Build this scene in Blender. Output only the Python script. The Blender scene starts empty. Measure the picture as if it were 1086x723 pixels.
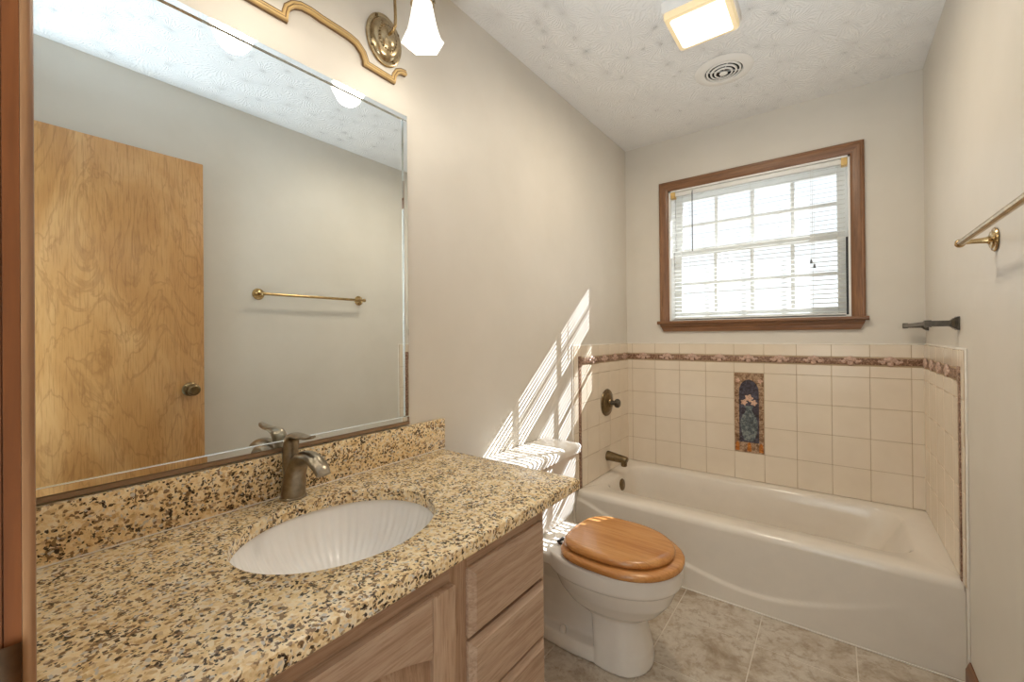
import bpy, bmesh, math, random
from mathutils import Vector, Matrix
random.seed(7)
S = bpy.context.scene
COL = S.collection
PI = math.pi

# ------------------------------------------------------------------ camera, light, exposure
H = 2.4875          # ceiling height
W = 1.524           # room width
YN = -2.80          # near wall (doorway) face
cam_d = bpy.data.cameras.new('camera')
cam = bpy.data.objects.new('camera', cam_d); COL.objects.link(cam)
def cam_matrix(loc, yaw, pitch, roll):
    fwd = Vector((-math.sin(yaw), math.cos(yaw), 0)); right = Vector((math.cos(yaw), math.sin(yaw), 0)); up = Vector((0, 0, 1))
    f2 = fwd*math.cos(pitch) + up*math.sin(pitch); u2 = up*math.cos(pitch) - fwd*math.sin(pitch)
    r3 = right*math.cos(roll) + u2*math.sin(roll); u3 = u2*math.cos(roll) - right*math.sin(roll)
    m = Matrix((r3, u3, -f2)).transposed().to_4x4(); m.translation = Vector(loc); return m
cam.matrix_world = cam_matrix((1.16465, -2.82208, 1.20705), math.radians(36.5842), math.radians(0.1694), math.radians(-0.4983))
cam_d.sensor_fit = 'HORIZONTAL'; cam_d.sensor_width = 36.0
cam_d.lens = 447.843 / 1086 * 36.0
cam_d.shift_x = -8.8615 / 1086
cam_d.shift_y = -7.5299 / 1086
cam_d.clip_start = 0.01
S.camera = cam

S.view_settings.view_transform = 'Standard'; S.view_settings.look = 'None'
S.view_settings.gamma = 1.0; S.view_settings.use_curve_mapping = False
S.view_settings.exposure = 0.05
S.cycles.use_denoising = True
S.cycles.max_bounces = 10; S.cycles.diffuse_bounces = 6; S.cycles.glossy_bounces = 6
S.cycles.transmission_bounces = 8; S.cycles.sample_clamp_indirect = 6.0
S.cycles.caustics_reflective = False; S.cycles.caustics_refractive = False

world = bpy.data.worlds.new('daylight'); S.world = world; world.use_nodes = True
bg = world.node_tree.nodes['Background']
bg.inputs['Color'].default_value = (0.90, 0.96, 1.0, 1); bg.inputs['Strength'].default_value = 1.25

def lamp(name, kind, loc, energy, color, rot=None, **kw):
    d = bpy.data.lights.new(name, kind); d.energy = energy; d.color = color
    for k, v in kw.items(): setattr(d, k, v)
    o = bpy.data.objects.new(name, d); COL.objects.link(o); o.location = loc
    if rot is not None: o.rotation_euler = rot
    return o
sun = lamp('sun', 'SUN', (0, 3, 4), 19.0, (0.86, 0.93, 1.0), angle=math.radians(0.12))
sun.rotation_euler = Vector((-0.556, -1.024, -0.832)).to_track_quat('-Z', 'Y').to_euler()
# added cool fill lamp in the unseen hall behind the doorway
hall = lamp('hall_fill_lamp', 'AREA', (1.15, -4.05, 1.35), 8.0, (0.74, 0.88, 1.0), (math.radians(95), 0, 0),
            shape='RECTANGLE', size=1.5, size_y=1.6)
# added lamp imitating bounced flash, aimed up through the doorway onto the ceiling
flash_fill = lamp('flash_bounce_fill', 'AREA', (1.12, -3.45, 0.03), 62.0, (0.72, 0.87, 1.0), (math.radians(180-12), 0, 0), spread=math.radians(105),
                  shape='RECTANGLE', size=0.9, size_y=0.9)
# ------------------------------------------------------------------ helpers
WORLD = {}
def wpos(o): return WORLD.get(o.name, Vector((0, 0, 0)))
def finish(o, angle=40):
    me = o.data
    for p in me.polygons: p.use_smooth = True
    me.set_sharp_from_angle(angle=math.radians(angle))
def obj(name, bm, mat, parent=None, angle=40, flat=False):
    """link bm (world coordinates) as ONE mesh object, local to its parent"""
    base = wpos(parent) if parent else Vector((0, 0, 0))
    bmesh.ops.recalc_face_normals(bm, faces=bm.faces[:])
    if base.length > 0: bmesh.ops.translate(bm, verts=bm.verts[:], vec=-base)
    me = bpy.data.meshes.new(name); bm.to_mesh(me); bm.free()
    me.materials.append(mat)
    o = bpy.data.objects.new(name, me); COL.objects.link(o)
    if parent: o.parent = parent
    WORLD[o.name] = base.copy()
    if not flat: finish(o, angle)
    return o
def tag(o, label, cat, group=None):
    o['label'] = label; o['category'] = cat
    if group: o['group'] = group
    return o
def thing(name, label, cat, loc, group=None):
    o = bpy.data.objects.new(name, None); COL.objects.link(o); o.location = loc
    o.empty_display_size = 0.05
    WORLD[o.name] = Vector(loc)
    return tag(o, label, cat, group)
def struct(name, bm, mat, parent=None, **k):
    o = obj(name, bm, mat, parent, **k)
    if not parent: o['kind'] = 'structure'
    return o
def struct_root(name, loc):
    o = bpy.data.objects.new(name, None); COL.objects.link(o); o.location = loc
    WORLD[o.name] = Vector(loc); o['kind'] = 'structure'; return o
def B(): return bmesh.new()
def box(bm, x0, x1, y0, y1, z0, z1, bev=0.0, seg=2):
    t = bmesh.new()
    bmesh.ops.create_cube(t, size=1)
    for v in t.verts:
        v.co = Vector(((x0+x1)/2 + v.co.x*(x1-x0), (y0+y1)/2 + v.co.y*(y1-y0), (z0+z1)/2 + v.co.z*(z1-z0)))
    if bev > 0: bmesh.ops.bevel(t, geom=t.edges[:], offset=bev, segments=seg, affect='EDGES', profile=0.5)
    join(bm, t)
def join(bm, t, mat=None):
    if mat is not None: bmesh.ops.transform(t, matrix=mat, verts=t.verts[:])
    vm = {}
    for v in t.verts: vm[v] = bm.verts.new(v.co)
    for f in t.faces:
        try: bm.faces.new([vm[v] for v in f.verts])
        except ValueError: pass
    t.free()
def loft(bm, rings, cap0=True, cap1=True, closed=True):
    vs = [[bm.verts.new(p) for p in r] for r in rings]
    n = len(vs[0])
    for a, b in zip(vs, vs[1:]):
        for i in range(n if closed else n-1):
            j = (i+1) % n
            bm.faces.new((a[i], a[j], b[j], b[i]))
    if cap0: bm.faces.new(vs[0][::-1])
    if cap1: bm.faces.new(vs[-1])
    return vs
def lathe(bm, prof, seg=32, mat=None, sx=1.0, sy=1.0, cap0=True, cap1=True):
    """profile of (r, z) about local z"""
    t = bmesh.new()
    rings = [[Vector((sx*r*math.cos(2*PI*i/seg), sy*r*math.sin(2*PI*i/seg), z)) for i in range(seg)] for r, z in prof]
    loft(t, rings, cap0, cap1)
    join(bm, t, mat)
AX = {'x': Matrix.Rotation(PI/2, 4, 'Y'), '-x': Matrix.Rotation(-PI/2, 4, 'Y'),
      'y': Matrix.Rotation(-PI/2, 4, 'X'), '-y': Matrix.Rotation(PI/2, 4, 'X'),
      'z': Matrix.Identity(4), '-z': Matrix.Rotation(PI, 4, 'X')}
def at(p, ax='z'): return Matrix.Translation(Vector(p)) @ AX[ax]
def catmull(pts, n=6):
    P = [Vector(p) for p in pts]; P = [P[0]*2-P[1]] + P + [P[-1]*2-P[-2]]; out = []
    for i in range(1, len(P)-2):
        a, b, c, d = P[i-1:i+3]
        for k in range(n):
            t = k/n
            out.append(0.5*((2*b) + (c-a)*t + (2*a-5*b+4*c-d)*t*t + (3*b-a-3*c+d)*t**3))
    out.append(P[-2]); return out
def sweep(bm, pts, radii, side=Vector((0, 1, 0)), seg=20, cap=True):
    """tube through pts; radii = list of (lateral along side, other)"""
    P = [Vector(p) for p in pts]; rings = []
    for i, p in enumerate(P):
        t = (P[min(i+1, len(P)-1)] - P[max(i-1, 0)]).normalized()
        s = (side - t*side.dot(t)).normalized(); u = t.cross(s)
        r = radii[i] if isinstance(radii, list) else radii
        if not isinstance(r, tuple): r = (r, r)
        rings.append([p + s*(r[0]*math.cos(2*PI*k/seg)) + u*(r[1]*math.sin(2*PI*k/seg)) for k in range(seg)])
    loft(bm, rings, cap, cap)
def resample(vals, n):
    return [tuple(v) for v in catmull([(a[0], a[1], 0) for a in vals], n)] if vals else vals
def prism(bm, outline, to3, d0, d1, bev=0.0):
    """outline 2D polygon -> extruded solid; to3(u, v, d) maps to world"""
    t = bmesh.new()
    a = [t.verts.new(to3(u, v, d0)) for u, v in outline]; b = [t.verts.new(to3(u, v, d1)) for u, v in outline]
    n = len(a); t.faces.new(a[::-1]); top = t.faces.new(b)
    for i in range(n):
        t.faces.new((a[i], a[(i+1) % n], b[(i+1) % n], b[i]))
    if bev > 0: bmesh.ops.bevel(t, geom=list(top.edges), offset=bev, segments=2, affect='EDGES')
    join(bm, t)
def rrect(x0, x1, y0, y1, r, nc=10, ns=14):
    """rounded rectangle outline (2D), always 4*(nc+ns) points, ccw"""
    out = []
    cs = [((x1-r, y0+r), -PI/2), ((x1-r, y1-r), 0), ((x0+r, y1-r), PI/2), ((x0+r, y0+r), PI)]
    for k in range(4):
        (cx, cy), a0 = cs[k]
        arc = [(cx + r*math.cos(a0 + PI/2*i/nc), cy + r*math.sin(a0 + PI/2*i/nc)) for i in range(nc)]
        out += arc
        e = (cx + r*math.cos(a0+PI/2), cy + r*math.sin(a0+PI/2))
        (nx, ny), b0 = cs[(k+1) % 4]
        s = (nx + r*math.cos(b0), ny + r*math.sin(b0))
        out += [(e[0] + (s[0]-e[0])*i/ns, e[1] + (s[1]-e[1])*i/ns) for i in range(ns)]
    return out

# ------------------------------------------------------------------ materials
def srgb(r, g, b):
    f = lambda c: (c/255/12.92) if c/255 <= 0.04045 else ((c/255+0.055)/1.055)**2.4
    return (f(r), f(g), f(b), 1.0)
class NT:
    def __init__(s, name):
        s.m = bpy.data.materials.new(name); s.m.use_nodes = True
        s.t = s.m.node_tree; s.b = s.t.nodes['Principled BSDF']; s.co = None
    def n(s, typ, **kw):
        x = s.t.nodes.new(typ)
        for k, v in kw.items():
            if k.startswith('_'): setattr(x, k[1:], v)
            else: x.inputs[k.replace('__', ' ')].default_value = v
        return x
    def l(s, a, b): s.t.links.new(a, b)
    def coord(s, scale=(1, 1, 1), rot=(0, 0, 0)):
        c = s.n('ShaderNodeTexCoord'); m = s.n('ShaderNodeMapping')
        m.inputs['Scale'].default_value = scale; m.inputs['Rotation'].default_value = rot
        s.l(c.outputs['Object'], m.inputs['Vector']); return m.outputs['Vector']
    def ramp(s, fac, stops, interp='LINEAR'):
        r = s.n('ShaderNodeValToRGB'); e = r.color_ramp; e.interpolation = interp
        while len(e.elements) > len(stops): e.elements.remove(e.elements[-1])
        while len(e.elements) < len(stops): e.elements.new(0.5)
        for el, (p, c) in zip(e.elements, stops): el.position = p; el.color = c
        s.l(fac, r.inputs['Fac']); return r.outputs['Color']
    def noise(s, vec, scale, detail=4, rough=0.6, dist=0.0):
        x = s.n('ShaderNodeTexNoise', Scale=scale, Detail=detail, Roughness=rough, Distortion=dist)
        s.l(vec, x.inputs['Vector']); return x.outputs['Fac']
    def mix(s, fac, a, b, blend='MIX'):
        x = s.n('ShaderNodeMix', _data_type='RGBA', _blend_type=blend)
        for sock, v in ((x.inputs[0], fac), (x.inputs[6], a), (x.inputs[7], b)):
            if hasattr(v, 'is_linked') or hasattr(v, 'links'): s.l(v, sock)
            else: sock.default_value = v
        return x.outputs[2]
    def math(s, op, a, b=0.0):
        x = s.n('ShaderNodeMath', _operation=op)
        for sock, v in ((x.inputs[0], a), (x.inputs[1], b)):
            if hasattr(v, 'links'): s.l(v, sock)
            else: sock.default_value = v
        return x.outputs[0]
    def bump(s, h, strength=0.2, dist=0.002):
        x = s.n('ShaderNodeBump', Strength=strength, Distance=dist); s.l(h, x.inputs['Height'])
        s.l(x.outputs['Normal'], s.b.inputs['Normal'])
    def set(s, color=None, rough=None, metal=None, spec=None, coat=None):
        for k, v in (('Base Color', color), ('Roughness', rough), ('Metallic', metal), ('Specular IOR Level', spec), ('Coat Weight', coat)):
            if v is None: continue
            if hasattr(v, 'links'): s.l(v, s.b.inputs[k])
            else: s.b.inputs[k].default_value = v
        return s
def plain(name, col, rough=0.5, metal=0.0, var=0.06, scale=12, bump=0.0, bscale=300, **k):
    m = NT(name); v = m.coord(); n = m.noise(v, scale, 3)
    lo = tuple(c*(1-var) for c in col[:3]) + (1,); hi = tuple(min(1, c*(1+var)) for c in col[:3]) + (1,)
    m.set(m.ramp(n, [(0.3, lo), (0.7, hi)]), rough, metal, **k)
    if bump: m.bump(m.noise(v, bscale, 2), bump, 0.001)
    return m.m
def wood(name, dark, mid, light, axis='z', scale=1.0, rough=0.4, figure=0.0, coat=0.0, fine=1.0):
    m = NT(name)
    st = {'x': (0.06, 1, 1), 'y': (1, 0.06, 1), 'z': (1, 1, 0.06)}[axis]
    v = m.coord(tuple(a*scale for a in st))
    a = m.noise(v, 22, 6, 0.62, 0.6 + figure); b = m.noise(v, 150*fine, 4, 0.6, 0.2)
    c = m.ramp(a, [(0.28, dark), (0.5, mid), (0.74, light)])
    c2 = m.mix(m.ramp(b, [(0.36, (1, 1, 1, 1)), (0.52, (0, 0, 0, 1))]), c, m.mix(0.55, c, dark), 'MIX')
    m.set(c2, rough, coat=coat); m.bump(b, 0.08, 0.0006); return m.m

def make_wall_paint():
    m = NT('wall_paint'); v = m.coord(); n = m.noise(v, 2.2, 4)
    m.set(m.ramp(n, [(0.35, srgb(217, 211, 200)), (0.7, srgb(224, 218, 208))]), 0.42, spec=0.35)
    m.bump(m.noise(v, 260, 3), 0.06, 0.001); return m.m
def make_ceiling():
    m = NT('stomped_ceiling'); v = m.coord()
    # crow's-foot stomp: rays around scattered centres
    vo = m.n('ShaderNodeTexVoronoi', Scale=7.0); m.l(v, vo.inputs['Vector'])
    sub = m.n('ShaderNodeVectorMath', _operation='SUBTRACT'); sc = m.n('ShaderNodeVectorMath', _operation='SCALE')
    m.l(v, sub.inputs[0]); m.l(vo.outputs['Position'], sub.inputs[1])
    sep = m.n('ShaderNodeSeparateXYZ'); m.l(sub.outputs['Vector'], sep.inputs['Vector'])
    ang = m.math('ARCTAN2', sep.outputs['Y'], sep.outputs['X'])
    wob = m.math('MULTIPLY', m.noise(v, 25, 2), 9.0)
    rays = m.math('SINE', m.math('ADD', m.math('MULTIPLY', ang, 15.0), wob))
    h = m.math('MULTIPLY', m.math('POWER', m.math('ABSOLUTE', rays), 3.0), m.noise(v, 45, 3))
    fade = m.math('MINIMUM', m.math('MULTIPLY', vo.outputs['Distance'], 4.0), 1.0)
    h = m.math('ADD', m.math('MULTIPLY', h, fade), m.math('MULTIPLY', m.math('SUBTRACT', 1.0, fade), 0.21))
    h = m.math('ADD', h, m.math('MULTIPLY', m.noise(v, 170, 3), 0.35))
    m.set(srgb(238, 236, 233), 0.75, spec=0.2); m.bump(h, 0.6, 0.0042); return m.m
def make_granite():
    m = NT('granite'); v = m.coord()
    warp = m.n('ShaderNodeTexNoise', Scale=60.0, Detail=3.0); m.l(v, warp.inputs['Vector'])
    ws = m.n('ShaderNodeVectorMath', _operation='SCALE'); ws.inputs['Scale'].default_value = 0.011
    m.l(warp.outputs['Color'], ws.inputs[0])
    wv = m.n('ShaderNodeVectorMath', _operation='ADD'); m.l(v, wv.inputs[0]); m.l(ws.outputs['Vector'], wv.inputs[1])
    wv = wv.outputs['Vector']
    base = m.ramp(m.noise(wv, 75, 5, 0.7), [(0.28, srgb(200, 164, 114)), (0.42, srgb(230, 202, 152)), (0.55, srgb(244, 222, 178)), (0.68, srgb(250, 240, 220))])
    def cells(scale, seed):
        mp = m.n('ShaderNodeMapping'); mp.inputs['Location'].default_value = (seed, seed*1.7, seed*.6); m.l(wv, mp.inputs['Vector'])
        x = m.n('ShaderNodeTexVoronoi', Scale=scale, Randomness=1.0); m.l(mp.outputs['Vector'], x.inputs['Vector'])
        s = m.n('ShaderNodeSeparateColor'); m.l(x.outputs['Color'], s.inputs['Color']); return s.outputs[0], s.outputs[1]
    c1, c1b = cells(200, 0.0); c2, c2b = cells(235, 3.1); c3, c3b = cells(150, 7.7)
    lowf = m.noise(v, 24, 4, 0.65)
    # tan / pale grains
    col = m.mix(m.ramp(c3, [(0.80, (0, 0, 0, 1)), (0.82, (.75, .75, .75, 1))]), base, srgb(240, 226, 200))
    col = m.mix(m.ramp(c3b, [(0.82, (0, 0, 0, 1)), (0.85, (.6, .6, .6, 1))]), col, srgb(188, 146, 98))
    br = m.math('ADD', c1, m.math('MULTIPLY', m.math('SUBTRACT', lowf, 0.5), -0.9))
    col = m.mix(m.ramp(br, [(0.17, (.85, .85, .85, 1)), (0.21, (0, 0, 0, 1))]), col, srgb(112, 82, 54))
    bk = m.math('ADD', c2, m.math('MULTIPLY', m.math('SUBTRACT', lowf, 0.5), -0.9))
    col = m.mix(m.ramp(bk, [(0.10, (.95, .95, .95, 1)), (0.125, (0, 0, 0, 1))]), col, srgb(44, 34, 28))
    col = m.mix(m.ramp(c1b, [(0.03, (1, 1, 1, 1)), (0.045, (0, 0, 0, 1))]), col, srgb(206, 200, 190))
    m.set(col, 0.22, spec=0.45); return m.m
def make_floor():
    m = NT('floor_tile'); v = m.coord()
    a = m.noise(v, 6, 7, 0.68, 0.5); b = m.noise(v, 26, 6, 0.7, 0.3)
    c = m.ramp(a, [(0.32, srgb(148, 130, 108)), (0.44, srgb(180, 165, 146)), (0.56, srgb(200, 190, 175)), (0.70, srgb(166, 145, 120))])
    c = m.mix(m.ramp(b, [(0.36, (.65, .65, .65, 1)), (0.5, (0, 0, 0, 1))]), c, srgb(146, 124, 100))
    m.set(c, 0.38, spec=0.4); m.bump(b, 0.08, 0.001); return m.m
def make_tile():
    m = NT('cream_tile'); v = m.coord(); n = m.noise(v, 5, 3)
    m.set(m.ramp(n, [(0.3, srgb(226, 212, 192)), (0.7, srgb(233, 220, 201))]), 0.16, spec=0.5)
    m.bump(m.noise(v, 30, 2), 0.03, 0.001); return m.m
def make_mirror():
    m = NT('mirror_silver'); m.set((0.89, 0.94, 0.95, 1), 0.0, 1.0); return m.m
def metal(name, col, rough, var=0.25, scale=60):
    return plain(name, col, rough, 1.0, var, scale)
def emis(name, col, strength, base=(0.9, 0.9, 0.9, 1)):
    m = NT(name); v = m.coord(); n = m.noise(v, 18, 3)
    m.set(base, 0.3); m.b.inputs['Emission Strength'].default_value = strength
    m.l(m.ramp(n, [(0.2, tuple(c*0.93 for c in col[:3])+(1,)), (0.8, col)]), m.b.inputs['Emission Color']); return m.m
def make_slat():
    m = NT('blind_slat'); v = m.coord(); n = m.noise(v, 8, 2)
    m.set(m.ramp(n, [(0.3, srgb(196, 195, 188)), (0.7, srgb(204, 203, 197))]), 0.45)
    t = m.n('ShaderNodeBsdfTranslucent'); t.inputs['Color'].default_value = srgb(240, 238, 230)
    mx = m.n('ShaderNodeMixShader', Fac=0.12); out = m.t.nodes['Material Output']
    m.l(m.b.outputs[0], mx.inputs[1]); m.l(t.outputs[0], mx.inputs[2]); m.l(mx.outputs[0], out.inputs['Surface']); return m.m
def make_glass():
    m = NT('window_glass'); tr = m.n('ShaderNodeBsdfTransparent'); gl = m.n('ShaderNodeBsdfGlossy'); gl.inputs['Roughness'].default_value = 0.02
    mx = m.n('ShaderNodeMixShader', Fac=0.06); m.l(tr.outputs[0], mx.inputs[1]); m.l(gl.outputs[0], mx.inputs[2])
    m.l(mx.outputs[0], m.t.nodes['Material Output'].inputs['Surface']); return m.m
def make_border():
    m = NT('relief_border'); v = m.coord()
    a = m.noise(v, 95, 4, 0.7); b = m.noise(v, 240, 3, 0.6)
    c = m.ramp(a, [(0.36, srgb(104, 72, 54)), (0.5, srgb(146, 112, 88)), (0.6, srgb(196, 164, 140)), (0.72, srgb(168, 130, 118))])
    c = m.mix(m.ramp(b, [(0.42, (.6, .6, .6, 1)), (0.55, (0, 0, 0, 1))]), c, srgb(92, 64, 46))
    m.set(c, 0.35); m.bump(a, 0.6, 0.003); return m.m
def make_mural(kind):
    m = NT('mural_'+kind); v = m.coord()
    a = m.noise(v, 55, 4, 0.7, 0.6); b = m.noise(v, 160, 3, 0.7)
    st = {'frame': [(0.3, srgb(92, 62, 44)), (0.48, srgb(150, 118, 90)), (0.6, srgb(196, 168, 140)), (0.72, srgb(170, 124, 84))],
          'field': [(0.3, srgb(44, 40, 44)), (0.5, srgb(72, 68, 78)), (0.65, srgb(96, 96, 112)), (0.78, srgb(110, 84, 68))],
          'drape': [(0.32, srgb(58, 66, 72)), (0.48, srgb(96, 106, 110)), (0.6, srgb(148, 156, 154)), (0.72, srgb(104, 98, 88))],
          'petal': [(0.3, srgb(196, 152, 128)), (0.5, srgb(222, 184, 160)), (0.7, srgb(232, 202, 180)), (0.8, srgb(236, 214, 196))],
          'amber': [(0.3, srgb(150, 84, 36)), (0.5, srgb(196, 120, 56)), (0.7, srgb(212, 150, 84)), (0.8, srgb(170, 110, 60))]}[kind]
    c = m.ramp(a, st); c = m.mix(m.ramp(b, [(0.38, (.4, .4, .4, 1)), (0.5, (0, 0, 0, 1))]), c, srgb(50, 40, 36))
    m.set(c, 0.2); return m.m
def make_veneer():
    m = NT('door_veneer'); v = m.coord((1, 1, .30))
    a = m.noise(v, 3.2, 5, 0.55, 2.4); b = m.noise(m.coord((1, 1, .05)), 170, 3, 0.6, 0.3)
    w = m.n('ShaderNodeTexNoise', Scale=5.0, Detail=6.0, Roughness=0.5, Distortion=3.2); m.l(v, w.inputs['Vector'])
    c = m.ramp(a, [(0.30, srgb(188, 136, 80)), (0.5, srgb(204, 154, 96)), (0.7, srgb(216, 170, 114))])
    c = m.mix(m.ramp(w.outputs['Fac'], [(0.47, (0, 0, 0, 1)), (0.50, (.35, .35, .35, 1)), (0.53, (0, 0, 0, 1))]), c, srgb(140, 92, 48))
    c = m.mix(m.ramp(b, [(0.36, (.35, .35, .35, 1)), (0.5, (0, 0, 0, 1))]), c, srgb(146, 98, 54))
    m.set(c, 0.32); return m.m
M = {}
M['paint'] = make_wall_paint(); M['ceiling'] = make_ceiling(); M['granite'] = make_granite(); M['floor'] = make_floor()
M['tile'] = make_tile(); M['mirror'] = make_mirror(); M['slat'] = make_slat(); M['glass'] = make_glass(); M['border'] = make_border()
M['grout'] = plain('tile_grout', srgb(186, 164, 136), 0.8)
M['floor_grout'] = plain('floor_grout', srgb(214, 204, 190), 0.85)
M['caulk'] = plain('white_caulk', srgb(238, 232, 222), 0.5)
M['tub'] = plain('bathtub_enamel', srgb(226, 217, 204), 0.13, var=0.02, spec=0.5)
M['china'] = plain('vitreous_china', srgb(230, 224, 215), 0.12, var=0.02, spec=0.5)
M['basin'] = plain('basin_china', srgb(248, 246, 243), 0.2, var=0.02)
M['white'] = plain('white_vinyl', srgb(240, 240, 238), 0.4, var=0.02)
M['wmetal'] = plain('white_metal', srgb(238, 234, 228), 0.45, var=0.02)
M['casing_z'] = wood('casing_wood_upright', srgb(96, 62, 36), srgb(132, 92, 60), srgb(158, 114, 78), 'z', 1.0, 0.35)
M['casing_x'] = wood('casing_wood_level', srgb(96, 62, 36), srgb(132, 92, 60), srgb(158, 114, 78), 'x', 1.0, 0.35)
M['casing_y'] = wood('baseboard_wood', srgb(84, 50, 28), srgb(118, 76, 46), srgb(140, 94, 60), 'y', 1.0, 0.35)
M['jamb'] = wood('jamb_wood', srgb(88, 46, 18), srgb(112, 62, 28), srgb(130, 78, 40), 'z', 1.0, 0.35)
M['jamb_lip'] = wood('jamb_edge_wood', srgb(130, 92, 62), srgb(156, 116, 82), srgb(174, 136, 102), 'z', 1.0, 0.3)
M['door'] = make_veneer()
M['oak_y'] = wood('pickled_oak_level', srgb(152, 122, 98), srgb(186, 158, 134), srgb(206, 182, 160), 'y', 1.6, 0.5)
M['oak_z'] = wood('pickled_oak_upright', srgb(146, 114, 88), srgb(182, 152, 126), srgb(202, 176, 152), 'z', 1.6, 0.5)
M['seat'] = wood('toilet_seat_wood', srgb(168, 108, 54), srgb(196, 136, 76), srgb(214, 160, 98), 'x', 1.0, 0.25, coat=0.3)
M['brass'] = metal('antique_brass', srgb(184, 158, 114), 0.22)
M['darkbrass'] = metal('aged_brass', srgb(122, 104, 76), 0.3)
M['rosette'] = metal('antique_silver_brass', srgb(176, 158, 126), 0.24)
M['pewter'] = metal('pewter', srgb(92, 86, 78), 0.34)
M['nickel'] = metal('brushed_nickel', srgb(150, 138, 120), 0.28)
M['chrome'] = metal('chrome', srgb(214, 212, 208), 0.08, 0.05)
M['black'] = plain('dark_plastic', srgb(38, 34, 32), 0.4)
M['cord'] = plain('blind_cord', srgb(226, 224, 218), 0.7)
M['wand'] = plain('smoked_wand', srgb(96, 98, 100), 0.25)
M['yellowed'] = plain('yellowed_plastic', srgb(222, 186, 116), 0.4)
M['gold'] = plain('gilded_moulding', srgb(206, 174, 118), 0.35, 0.0, var=0.15)
M['gilt_dark'] = plain('bronze_line', srgb(122, 94, 58), 0.4)
M['channel'] = plain('mirror_channel', srgb(142, 116, 90), 0.4)
M['dark'] = plain('vent_throat', srgb(30, 28, 27), 0.8)
M['shade'] = emis('frosted_shade', (1.0, 0.95, 0.85, 1), 1.05)
M['lens'] = emis('light_lens', (1.0, 0.95, 0.85, 1), 1.7)
M['lens_edge'] = emis('lens_edge_glow', (1.0, 0.76, 0.42, 1), 0.30, base=(.85, .68, .42, 1))
for k in ('shade', 'lens', 'lens_edge'): M[k].cycles.emission_sampling = 'NONE'

# ------------------------------------------------------------------ room shell
WX0, WX1, WZ0, WZ1 = 0.297, 1.243, 1.290, 2.146      # window opening
TH = 0.15
b = B(); box(b, -0.1, 0.0, -2.92, TH, 0, H); wall_left = struct('wall_left', b, M['paint'])
b = B(); box(b, W, W+0.1, -2.92, TH, 0, H); wall_right = struct('wall_right', b, M['paint'])
b = B()
box(b, 0, WX0, 0, TH, 0, H); box(b, WX1, W, 0, TH, 0, H); box(b, WX0, WX1, 0, TH, 0, WZ0); box(b, WX0, WX1, 0, TH, WZ1, H)
box(b, -.1, WX0-.06, TH, .36, 0, H); box(b, WX1+.002, W+.1, TH, .36, 0, H); box(b, WX0-.06, WX1+.002, TH, .36, 0, WZ0-.05); box(b, WX0-.06, WX1+.002, TH, .36, WZ1+.085, H)
wall_far = struct('wall_far', b, M['paint'])
DX0, DX1, DZ = 0.740, 1.505, 2.11
b = B(); box(b, 0, DX0-.015, YN-0.12, YN, 0, H); box(b, DX1+.012, W, YN-0.12, YN, 0, H); box(b, DX0-.015, DX1+.012, YN-0.12, YN, DZ+.015, H)
wall_near = struct('wall_near', b, M['paint'])
b = B(); box(b, -0.1, W+0.1, -4.2, TH, H, H+0.08); ceiling = struct('ceiling', b, M['ceiling'])
# hall behind the doorway
b = B(); box(b, -0.1, 0.0, -4.2, -2.92, 0, H); struct('wall_hall_left', b, M['paint'])
b = B(); box(b, 2.3, 2.4, -4.2, -2.92, 0, H); box(b, W+0.1, 2.3, -2.99, -2.92, 0, H); struct('wall_hall_right', b, M['paint'])
b = B(); box(b, -0.1, 2.4, -4.3, -4.2, 0, H); struct('wall_hall_back', b, M['paint'])
# floor: tiles standing on grout
b = B(); box(b, -0.1, W+0.1, -4.2, TH, -0.08, -0.0015); floor = struct('floor', b, M['floor_grout'])
b = B(); PX, PY = 0.3135, 0.3115
for i in range(-2, 4):
    for j in range(-11, 4):
        x0 = 0.5955 + PX*i; y0 = -0.968 + PY*j
        a0, a1 = max(x0+.002, 0), min(x0+PX-.002, W); c0, c1 = max(y0+.002, -4.2), min(y0+PY-.002, 0)
        if a1-a0 > .01 and c1-c0 > .01: box(b, a0, a1, c0, c1, -0.006, 0.0, 0.001, 1)
struct('floor_tiles', b, M['floor'], floor)

# ------------------------------------------------------------------ tile surround (6 inch tiles)
XL = [0.0, 0.041, 0.2, 0.359, 0.518, 0.6785, 0.8365, 0.995, 1.153, 1.312, 1.470, W]
ZL = [0.3375, 0.498, 0.656, 0.8145, 0.972, 1.0305]     # rows below the border
ZT0, ZT1 = 1.0775, 1.143
YL = [0.0, -0.143, -0.302, -0.460, -0.618, -0.684]
T = 0.009; G = 0.0011
def tiles(b, us, zs, mk3, skip=None):
    for i in range(len(us)-1):
        for k in range(len(zs)-1):
            if skip and skip(i, k): continue
            u0, u1 = sorted((us[i], us[i+1])); mk3(b, u0+G, u1-G, zs[k]+G, zs[k+1]-G)
far3 = lambda b, u0, u1, z0, z1: box(b, u0, u1, -T, -0.001, z0, z1, 0.0012, 1)
b = B(); box(b, 0.0, W, -T+0.0015, -0.0005, 0.3375, ZT1-.001); sur = struct('tile_backing', b, M['grout'], wall_far)
b = B(); tiles(b, XL, ZL, far3, lambda i, k: i == 5 and 1 <= k <= 3); tiles(b, XL, [ZT0, ZT1], far3)
ft = struct('wall_tiles', b, M['tile'], wall_far)
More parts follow.
